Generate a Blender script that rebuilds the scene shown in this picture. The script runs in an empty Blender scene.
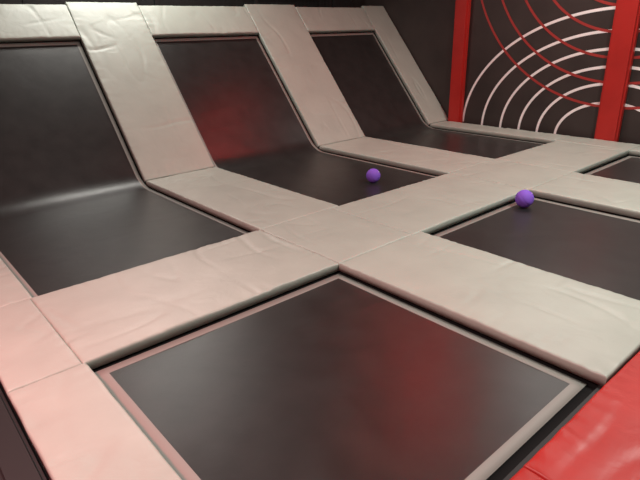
import bpy, bmesh, math, random
from mathutils import Vector, Matrix, noise
random.seed(3)
sc=bpy.context.scene
try:
    sc.view_settings.view_transform='Standard'; sc.view_settings.look='None'
except Exception: pass

# ------------------------------------------------------------ materials
def mat(name,col,rough=.5,bump=None,metal=0,spec=.5,var=None,coat=0):
    m=bpy.data.materials.new(name); m.use_nodes=True; nt=m.node_tree
    b=nt.nodes['Principled BSDF']
    b.inputs['Base Color'].default_value=(*col,1); b.inputs['Roughness'].default_value=rough
    b.inputs['Metallic'].default_value=metal; b.inputs['Specular IOR Level'].default_value=spec
    b.inputs['Coat Weight'].default_value=coat
    tc=nt.nodes.new('ShaderNodeTexCoord')
    if var:
        scale,amt=var
        n=nt.nodes.new('ShaderNodeTexNoise'); n.inputs['Scale'].default_value=scale; n.inputs['Detail'].default_value=6
        nt.links.new(tc.outputs['Object'],n.inputs['Vector'])
        r=nt.nodes.new('ShaderNodeMapRange'); r.inputs[1].default_value=.3; r.inputs[2].default_value=.7
        r.inputs[3].default_value=1-amt; r.inputs[4].default_value=1+amt
        nt.links.new(n.outputs['Fac'],r.inputs[0])
        mx=nt.nodes.new('ShaderNodeVectorMath'); mx.operation='SCALE'; mx.inputs[0].default_value=col
        nt.links.new(r.outputs[0],mx.inputs['Scale']); nt.links.new(mx.outputs[0],b.inputs['Base Color'])
    if bump:
        prev=None
        for scale,st,dist in bump:
            n=nt.nodes.new('ShaderNodeTexNoise'); n.inputs['Scale'].default_value=scale; n.inputs['Detail'].default_value=4
            n.inputs['Distortion'].default_value=.6
            nt.links.new(tc.outputs['Object'],n.inputs['Vector'])
            bp=nt.nodes.new('ShaderNodeBump'); bp.inputs['Strength'].default_value=st; bp.inputs['Distance'].default_value=dist
            nt.links.new(n.outputs['Fac'],bp.inputs['Height'])
            if prev: nt.links.new(prev.outputs[0],bp.inputs['Normal'])
            prev=bp
        nt.links.new(prev.outputs[0],b.inputs['Normal'])
    return m
M_pad=mat('grey_vinyl',(.415,.450,.395),.42,[(6,.22,.022)],var=(3,.05),spec=.5)
M_red=mat('red_vinyl',(.42,.019,.014),.45,[(6,.25,.022)],var=(3,.08),spec=.45)
M_bed=mat('black_jump_mesh',(.024,.023,.022),.34,[(300,.2,.002),(1.5,.2,.03)],spec=.5,var=(5,.2))
M_tape=mat('grey_webbing',(.27,.265,.24),.6,[(200,.3,.002)])
M_steel=mat('black_steel',(.012,.012,.012),.6)
M_spring=mat('spring_steel',(.015,.015,.015),.6)
M_gap_shade=mat('black_gap_shade',(.010,.010,.010),.85,spec=.1)  # flat black painted in for the shade of the spring gap
M_wall=mat('black_paint_wall',(.036,.028,.025),.55,[(3,.2,.02)],var=(1.5,.25))
M_back=mat('dark_back_wall',(.022,.019,.018),.8,var=(1.5,.3))
M_floor=mat('dark_concrete',(.06,.055,.05),.7,[(20,.3,.01)],var=(2,.2))
M_white=mat('white_mural_paint',(.90,.88,.87),.5)
M_redp=mat('red_mural_paint',(.36,.035,.03),.5)
M_ball=mat('purple_foam',(.24,.11,.64),.65,[(120,.2,.002)],spec=.25)
M_ballv=mat('ball_valve',(.5,.42,.7),.5)

def link(o): sc.collection.objects.link(o); return o
def mesh_obj(name,bm,mats,smooth=False,parent=None):
    me=bpy.data.meshes.new(name); bmesh.ops.recalc_face_normals(bm,faces=bm.faces[:]); bm.to_mesh(me); bm.free()
    for m in (mats if isinstance(mats,(list,tuple)) else [mats]): me.materials.append(m)
    if smooth:
        for p in me.polygons: p.use_smooth=True
    o=link(bpy.data.objects.new(name,me))
    if parent: o.parent=parent
    return o
def bbox(bm,x0,x1,y0,y1,z0,z1):
    vs=[bm.verts.new(c) for c in [(x0,y0,z0),(x1,y0,z0),(x1,y1,z0),(x0,y1,z0),(x0,y0,z1),(x1,y0,z1),(x1,y1,z1),(x0,y1,z1)]]
    for f in [(3,2,1,0),(4,5,6,7),(0,1,5,4),(1,2,6,5),(2,3,7,6),(3,0,4,7)]: bm.faces.new([vs[i] for i in f])
def empty(name,loc=(0,0,0)):
    e=link(bpy.data.objects.new(name,None)); e.location=loc; return e

# ------------------------------------------------------------ layout
XL=-2.45; XR=6.47; XRS=6.60
xs=[-2.03,0.0,1.05,3.02,4.13,5.95]       # bed edges
G=1.12; FY=3.74; L=-2.05                # wall row start, fold, near row end
ALEN=math.hypot(1.515,1.794); ANG=math.atan2(1.794,1.515)
SL=ALEN                                  # sloped bed length
ST=ALEN*1.262                            # sloped structure length
SB=ALEN*1.24
FLOOR=-.55
T=.05
def ident(u,v,w): return Vector((u,v,w))
def slope(u,v,w): # v along slope, w normal
    return Vector((u,FY+v*math.cos(ANG)-w*math.sin(ANG),v*math.sin(ANG)+w*math.cos(ANG)))
NS=[0]
def cushion(name,u0,u1,v0,v1,matl,fn=ident,thick=T,base=-.02,step=.022,puck=1.0,gap=.0008):
    NS[0]+=1; seed=NS[0]*7.31
    u0+=gap;u1-=gap;v0+=gap;v1-=gap
    R=.014
    def params(a,b):
        n=max(4,int((b-a)/step))
        inner=[a+R+(b-a-2*R)*i/n for i in range(n+1)]
        return [a,a+.0012,a+.004,a+.008]+inner+[b-.008,b-.004,b-.0012,b]
    U=params(u0,u1);V=params(v0,v1); bm=bmesh.new(); g=[]
    def prof(d):
        d=min(d,R); return math.sqrt(max(0,1-(1-d/R)**2))
    for i,u in enumerate(U):
        row=[]
        for j,v in enumerate(V):
            du=min(u-u0,u1-u); dv=min(v-v0,v1-v)
            e=prof(du)*prof(dv)
            h=thick*.68+(thick*.32)*e
            d=min(du,dv)
            h+=.002*min(1,d/.12)*e
            t=v if du<dv else u
            amp=.5+1.5*max(0,noise.noise(Vector((t*1.5,seed+3,0))))
            k=math.exp(-d/.08)
            h+=e*puck*k*.009*amp*noise.noise(Vector((t*19,seed,d*3)))
            h+=e*puck*.005*noise.noise(Vector((u*2.1+seed,v*2.1,seed)))
            for q,(fa,fb) in enumerate(((3.2,.9),(.9,3.4))):
                w=noise.noise(Vector((u*fa+seed,v*fb-seed,seed*2+q*5)))
                msk=max(0,noise.noise(Vector((u*1.9+q*9,v*1.9,seed)))+.15)
                h-=e*puck*.014*msk*math.exp(-(w/.06)**2)*min(1,d/.04)
            eu=.0025*noise.noise(Vector((t*5,seed+9,0)))*(1 if d<.03 else 0)
            uu=u+(eu if du<=dv else 0); vv=v+(eu if dv<du else 0)
            row.append(bm.verts.new(fn(uu,vv,base+ .02 + h)))
        g.append(row)
    nu,nv=len(U),len(V)
    for i in range(nu-1):
        for j in range(nv-1): bm.faces.new((g[i][j],g[i+1][j],g[i+1][j+1],g[i][j+1]))
    ring=[(i,0) for i in range(nu)]+[(nu-1,j) for j in range(1,nv)]+[(i,nv-1) for i in range(nu-2,-1,-1)]+[(0,j) for j in range(nv-2,0,-1)]
    low=[bm.verts.new(fn(U[i],V[j],base)) for i,j in ring]
    for k in range(len(ring)):
        k2=(k+1)%len(ring); a=g[ring[k][0]][ring[k][1]]; b=g[ring[k2][0]][ring[k2][1]]
        bm.faces.new((a,b,low[k2],low[k]))
    bm.faces.new(low)
    return mesh_obj(name,bm,matl,smooth=True)

def P(u0,u1,v0,v1,m=M_pad,**k): return cushion('safety_pad',u0,u1,v0,v1,m,**k)
cuts=[XL,xs[0]-.02,xs[1],xs[2]-.12,xs[3],xs[4],xs[5],XR]
for a,b in zip(cuts[:-1],cuts[1:]): P(a,b,0,G)
P(XL,xs[0],L-.06,0); P(xs[1],xs[2],L-.06,0); P(xs[3],xs[4],L-.06,0); P(xs[5],XR,L-.06,0)
for a,b in [(XL,xs[0]),(xs[1],xs[2]),(xs[3],xs[4]),(xs[5],XR)]:
    P(a,b,G,FY-.035)
    P(a,XRS if b==XR else b,.02,ST,fn=slope)
for a,b in [(xs[0],xs[1]),(xs[2],xs[3]),(xs[4],xs[5])]: P(a,b,SL,SB,fn=slope)
rc=[XL,-.9,1.05,3.0,4.9,XR]
for a,b in zip(rc[:-1],rc[1:]): cushion('red_safety_pad',a,b,-3.2,L-.075,M_red)

# ------------------------------------------------------------ frame deck
bm=bmesh.new()
z1=-.0202
def fb(a,b,c,d): bbox(bm,a,b,c,d,FLOOR,z1)
e=.03
fb(XL,XR,0+e,G-e)
for a,b in [(XL,xs[0]),(xs[1],xs[2]),(xs[3],xs[4]),(xs[5],XR)]:
    a2=a if a==XL else a+e; b2=b if b==XR else b-e
    fb(a2,b2,L-.06,e); fb(a2,b2,G-e,FY-.02)
    s0=slope(0,0,-.0202); s1=slope(0,ST,-.0202)
    pr=[(s0.y,s0.z),(s1.y,s1.z),(s1.y,FLOOR),(s0.y,FLOOR)]
    va=[bm.verts.new((a2,y,z)) for y,z in pr]; vb=[bm.verts.new((b2,y,z)) for y,z in pr]
    bm.faces.new(va); bm.faces.new(vb[::-1])
    for i in range(4): bm.faces.new((va[i],va[(i+1)%4],vb[(i+1)%4],vb[i]))
fb(XL,XR,-3.2,L-.03)
for a,b in [(xs[0],xs[1]),(xs[2],xs[3]),(xs[4],xs[5])]:
    s0=slope(0,SL+e,-.0202); s1=slope(0,SB,-.0202)
    pr=[(s0.y,s0.z),(s1.y,s1.z),(s1.y,FLOOR),(s1.y-.05,FLOOR),(s1.y-.05,s1.z-.3)]
    va=[bm.verts.new((a,y,z)) for y,z in pr]; vb=[bm.verts.new((b,y,z)) for y,z in pr]
    bm.faces.new(va); bm.faces.new(vb[::-1])
    for i in range(5): bm.faces.new((va[i],va[(i+1)%5],vb[(i+1)%5],vb[i]))
mesh_obj('trampoline_frame',bm,M_steel)

# ------------------------------------------------------------ beds
BZ=-.03
def spring(bm,p,q,r=.006):
    p=Vector(p);q=Vector(q);d=(q-p).normalized();a=d.orthogonal().normalized();b=d.cross(a)
    A=[];Bv=[]
    for i in range(6):
        t=i*math.pi/3; o=a*math.cos(t)*r+b*math.sin(t)*r; A.append(bm.verts.new(p+o)); Bv.append(bm.verts.new(q+o))
    for i in range(6): bm.faces.new((A[i],A[(i+1)%6],Bv[(i+1)%6],Bv[i]))
def trampoline(x0,x1,y0,y1,wall=False):
    GAP=.014 if wall else .024; TAPE=.05 if wall else .065
    root=empty('trampoline',((x0+x1)/2,(y0+y1)/2,0))
    ox,oy=root.location.x,root.location.y
    if wall:
        r=.42; tl=r*math.tan(ANG/2); flat=(FY-y0)-tl; arc=r*ANG; tot=flat+arc+(SL-tl)
        def path(s):
            if s<=flat: return y0+s,0.0
            if s<=flat+arc:
                t=(s-flat)/r; return y0+flat+r*math.sin(t), r*(1-math.cos(t))
            q=s-flat-arc+tl
            return FY+q*math.cos(ANG), q*math.sin(ANG)
        def nrm(s):
            t=0 if s<=flat else min(ANG,(s-flat)/r); return -math.sin(t),math.cos(t)
    else:
        tot=y1-y0
        path=lambda s:(y0+s,0.0); nrm=lambda s:(0,1)
    def pos(u,s,w=0):
        y,z=path(s);ny,nz=nrm(s)
        return Vector((u-ox,y+ny*(w+BZ)-oy,z+nz*(w+BZ)))
    W=x1-x0; O=.026
    def br(a,b,n): 
        i0=a+GAP;i1=b-GAP
        return [a-O,i0-.0005,i0,i0+TAPE]+[i0+TAPE+(i1-i0-2*TAPE)*k/n for k in range(1,n)]+[i1-TAPE,i1,i1+.0005,b+O]
    U=br(x0,x1,20);S=br(0,tot,80 if wall else 20)
    bm=bmesh.new();g=[]
    for i,u in enumerate(U):
        row=[]
        for j,s in enumerate(S):
            fu=min(1,max(0,(u-x0)/W));fs=min(1,max(0,s/tot))
            sag=-.020*math.sin(math.pi*fu)*math.sin(math.pi*fs)
            if wall: sag+=.03*math.sin(math.pi*fu)*math.exp(-((s-flat-arc/2)/.35)**2)
            if i in(0,1,len(U)-2,len(U)-1) or j in(0,1,len(S)-2,len(S)-1): sag-=.008
            row.append(bm.verts.new(pos(u,s,sag)))
        g.append(row)
    nu,ns=len(U),len(S)
    for i in range(nu-1):
        for j in range(ns-1):
            f=bm.faces.new((g[i][j],g[i+1][j],g[i+1][j+1],g[i][j+1]))
            mi=0
            if i in(2,nu-4) or j in(2,ns-4): mi=1
            if i in(0,1,nu-3,nu-2) or j in(0,1,ns-3,ns-2): mi=2  # outer ring: black strip hiding the springs, stands in for the dark gap
            f.material_index=mi
    mesh_obj('jump_bed',bm,[M_bed,M_tape,M_gap_shade],smooth=True,parent=root)
    bm=bmesh.new()
    n=int(tot/.09)
    for k in range(1,n):
        s=tot*k/n
        spring(bm,pos(x0+.05,s,-.03),pos(x0-.025,s,-.035)); spring(bm,pos(x1-.05,s,-.03),pos(x1+.025,s,-.035))
    n=int(W/.09)
    for k in range(1,n):
        u=x0+W*k/n
        spring(bm,pos(u,.05,-.03),pos(u,-.0,-.035)); spring(bm,pos(u,tot-.05,-.03),pos(u,tot,-.035))
    mesh_obj('springs',bm,M_spring,parent=root)
for a,b in [(0,1),(2,3),(4,5)]:
    trampoline(xs[a],xs[b],L,0)
    trampoline(xs[a],xs[b],G,0,wall=True)

# ------------------------------------------------------------ room shell
X0,X1,Y0,Y1,ZC=-6.0,6.62,-6.5,6.6,4.4
def slab(name,*a,m=M_back):
    bm=bmesh.new(); bbox(bm,*a); return mesh_obj(name,bm,m)
slab('floor',X0-.1,X1+.1,Y0-.1,Y1+.1,FLOOR-.1,FLOOR,m=M_floor)
slab('ceiling',X0-.1,X1+.1,Y0-.1,Y1+.1,ZC,ZC+.1)
slab('wall_back',X0-.1,X1+.1,Y1,Y1+.1,FLOOR,ZC)
slab('wall_front',X0-.1,X1+.1,Y0-.1,Y0,FLOOR,ZC)
slab('wall_left',X0-.1,X0,Y0,Y1,FLOOR,ZC)
slab('wall_right',X1,X1+.1,Y0,Y1,FLOOR,ZC,m=M_wall)

# netting with posts behind the sloped beds
root=empty('safety_net',(0,6.1,FLOOR))
bm=bmesh.new()
for x in (-2.4,-.4,1.6,3.6,5.6):
    bbox(bm,x-.03,x+.03,-.03,.03,0,ZC-FLOOR-.01)
bbox(bm,-2.4,5.6,-.025,.025,3.12,3.17)
mesh_obj('net_posts',bm,M_steel,parent=root)
bm=bmesh.new()
x=-2.4
while x<5.6: bbox(bm,x-.002,x+.002,-.002,.002,2.5,4.9); x+=.1
z=2.5
while z<4.9: bbox(bm,-2.4,5.6,-.002,.002,z-.002,z+.002); z+=.1
mesh_obj('net_cord',bm,M_steel,parent=root)

# mural
bm=bmesh.new()
def arc(cy,cz,ry,rz,w,a0,a1,mi,zmin=.0,zmax=ZC-.05):
    n=140; prev=None
    for k in range(n+1):
        t=a0+(a1-a0)*k/n
        c,s=math.cos(t),math.sin(t)
        nx=Vector((0,c/ry,s/rz)).normalized()
        p=Vector((X1-.003-(.001*mi),cy+ry*c,cz+rz*s))
        if p.z<zmin or p.z>zmax or p.y<-3.2 or p.y>3.40: prev=None; continue
        cur=(bm.verts.new(p+nx*w/2),bm.verts.new(p-nx*w/2))
        if prev:
            f=bm.faces.new((prev[0],cur[0],cur[1],prev[1])); f.material_index=mi
        prev=cur
for a,b in zip([.88,1.22,1.58,1.96,2.36,2.8],[.62,.92,1.18,1.45,1.72,2.05]):
    arc(.6,0,a,b,.045,0,math.pi,0)
for r in [2.8,2.42,2.04,1.66,1.28,.9]:
    arc(.6,3.35,r,r,.04,0,2*math.pi,1)
mesh_obj('wall_mural',bm,[M_white,M_redp])

# red padded posts on the right wall
def post(y0,y1):
    bm=bmesh.new(); bbox(bm,X1-.13,X1-.001,y0,y1,FLOOR,ZC-.01)
    bmesh.ops.bevel(bm,geom=[e for e in bm.edges],offset=.03,segments=4,affect='EDGES')
    mesh_obj('red_padded_post',bm,M_red,smooth=False)
post(3.39,3.69); post(.40,.76)

# balls
def ball(x,y,z,r,rot):
    root=empty('purple_ball',(x,y,z)); root.rotation_euler=rot
    bm=bmesh.new(); bmesh.ops.create_uvsphere(bm,u_segments=64,v_segments=40,radius=r)
    for v in bm.verts:
        n=v.co.normalized()
        g=min(abs(n.z),abs(n.x)) 
        v.co=n*(r-.003*math.exp(-(g/.04)**2))
    mesh_obj('ball_skin',bm,M_ball,smooth=True,parent=root)
    bm=bmesh.new(); bmesh.ops.create_cone(bm,segments=20,radius1=.011,radius2=.009,depth=.006,cap_ends=True)
    o=mesh_obj('valve',bm,M_ballv,parent=root); o.location=(0,0,r-.001)
ball(2.22,1.72,BZ-.008+.092,.092,(.9,.3,.2))
ball(2.60,-.18,BZ-.002+.097,.097,(.7,-.5,1.0))

# side rail at the left
bm=bmesh.new(); bbox(bm,XL-.17,XL-.012,-3.2,5.2,FLOOR,.03); 
bmesh.ops.bevel(bm,geom=bm.edges[:],offset=.02,segments=3,affect='EDGES')
mesh_obj('black_side_rail',bm,M_steel)

# ------------------------------------------------------------ lamps
def lamp(name,loc,sx,sy,energy,col,rotz=0):
    root=empty(name,loc); root.rotation_euler=(0,0,rotz)
    bm=bmesh.new(); bbox(bm,-sx/2-.03,sx/2+.03,-sy/2-.03,sy/2+.03,.01,.08)
    bbox(bm,-.015,.015,-.015,.015,.08,ZC-loc[2]-.001) if ZC-loc[2]>.1 else None
    mesh_obj('housing',bm,M_steel,parent=root)
    ld=bpy.data.lights.new(name+'_light','AREA'); ld.shape='RECTANGLE'; ld.size=sx; ld.size_y=sy; ld.energy=energy; ld.color=col
    lo=link(bpy.data.objects.new('lamp_light',ld)); lo.parent=root
warm=(1,.98,.91)
lamp('ceiling_light',(-3.2,-.6,4.3),.9,.7,180,(1,.96,.90))
lamp('ceiling_light',(.9,5.5,4.3),2.4,.4,115,warm)
lamp('ceiling_light',(5.7,.6,4.3),.4,1.2,80,warm)  # unseen fill lamp, added near the right wall to brighten the mural
lamp('ceiling_light',(2.6,-2.8,4.3),1.2,.5,250,warm)
lamp('red_ceiling_light',(-3.9,-.1,3.3),.5,.5,150,(1,.09,.12))
lamp('red_ceiling_light',(3.55,1.75,4.25),.3,.45,42,(1,.02,.02))
lamp('red_ceiling_light',(3.85,2.9,4.25),.25,.3,12,(1,.02,.02))
w=bpy.data.worlds.new('World'); sc.world=w; w.use_nodes=True
w.node_tree.nodes['Background'].inputs[0].default_value=(.02,.018,.018,1)

# ------------------------------------------------------------ camera
cx,cy,cz,yaw,pit,roll,f=[-2.7029,-2.9172,1.8167,0.8613,0.3745,-0.0261,1.0622]
F=Vector((math.cos(yaw)*math.cos(pit),math.sin(yaw)*math.cos(pit),-math.sin(pit)))
R=Vector((math.sin(yaw),-math.cos(yaw),0)); U=R.cross(F)
R2=R*math.cos(roll)+U*math.sin(roll); U2=-R*math.sin(roll)+U*math.cos(roll)
cd=bpy.data.cameras.new('Camera'); cam=link(bpy.data.objects.new('Camera',cd))
m=Matrix((R2,U2,-F)).transposed().to_4x4(); m.translation=(cx,cy,cz); cam.matrix_world=m
cd.sensor_width=36; cd.lens=f*500/640*36; cd.clip_start=.05
sc.camera=cam
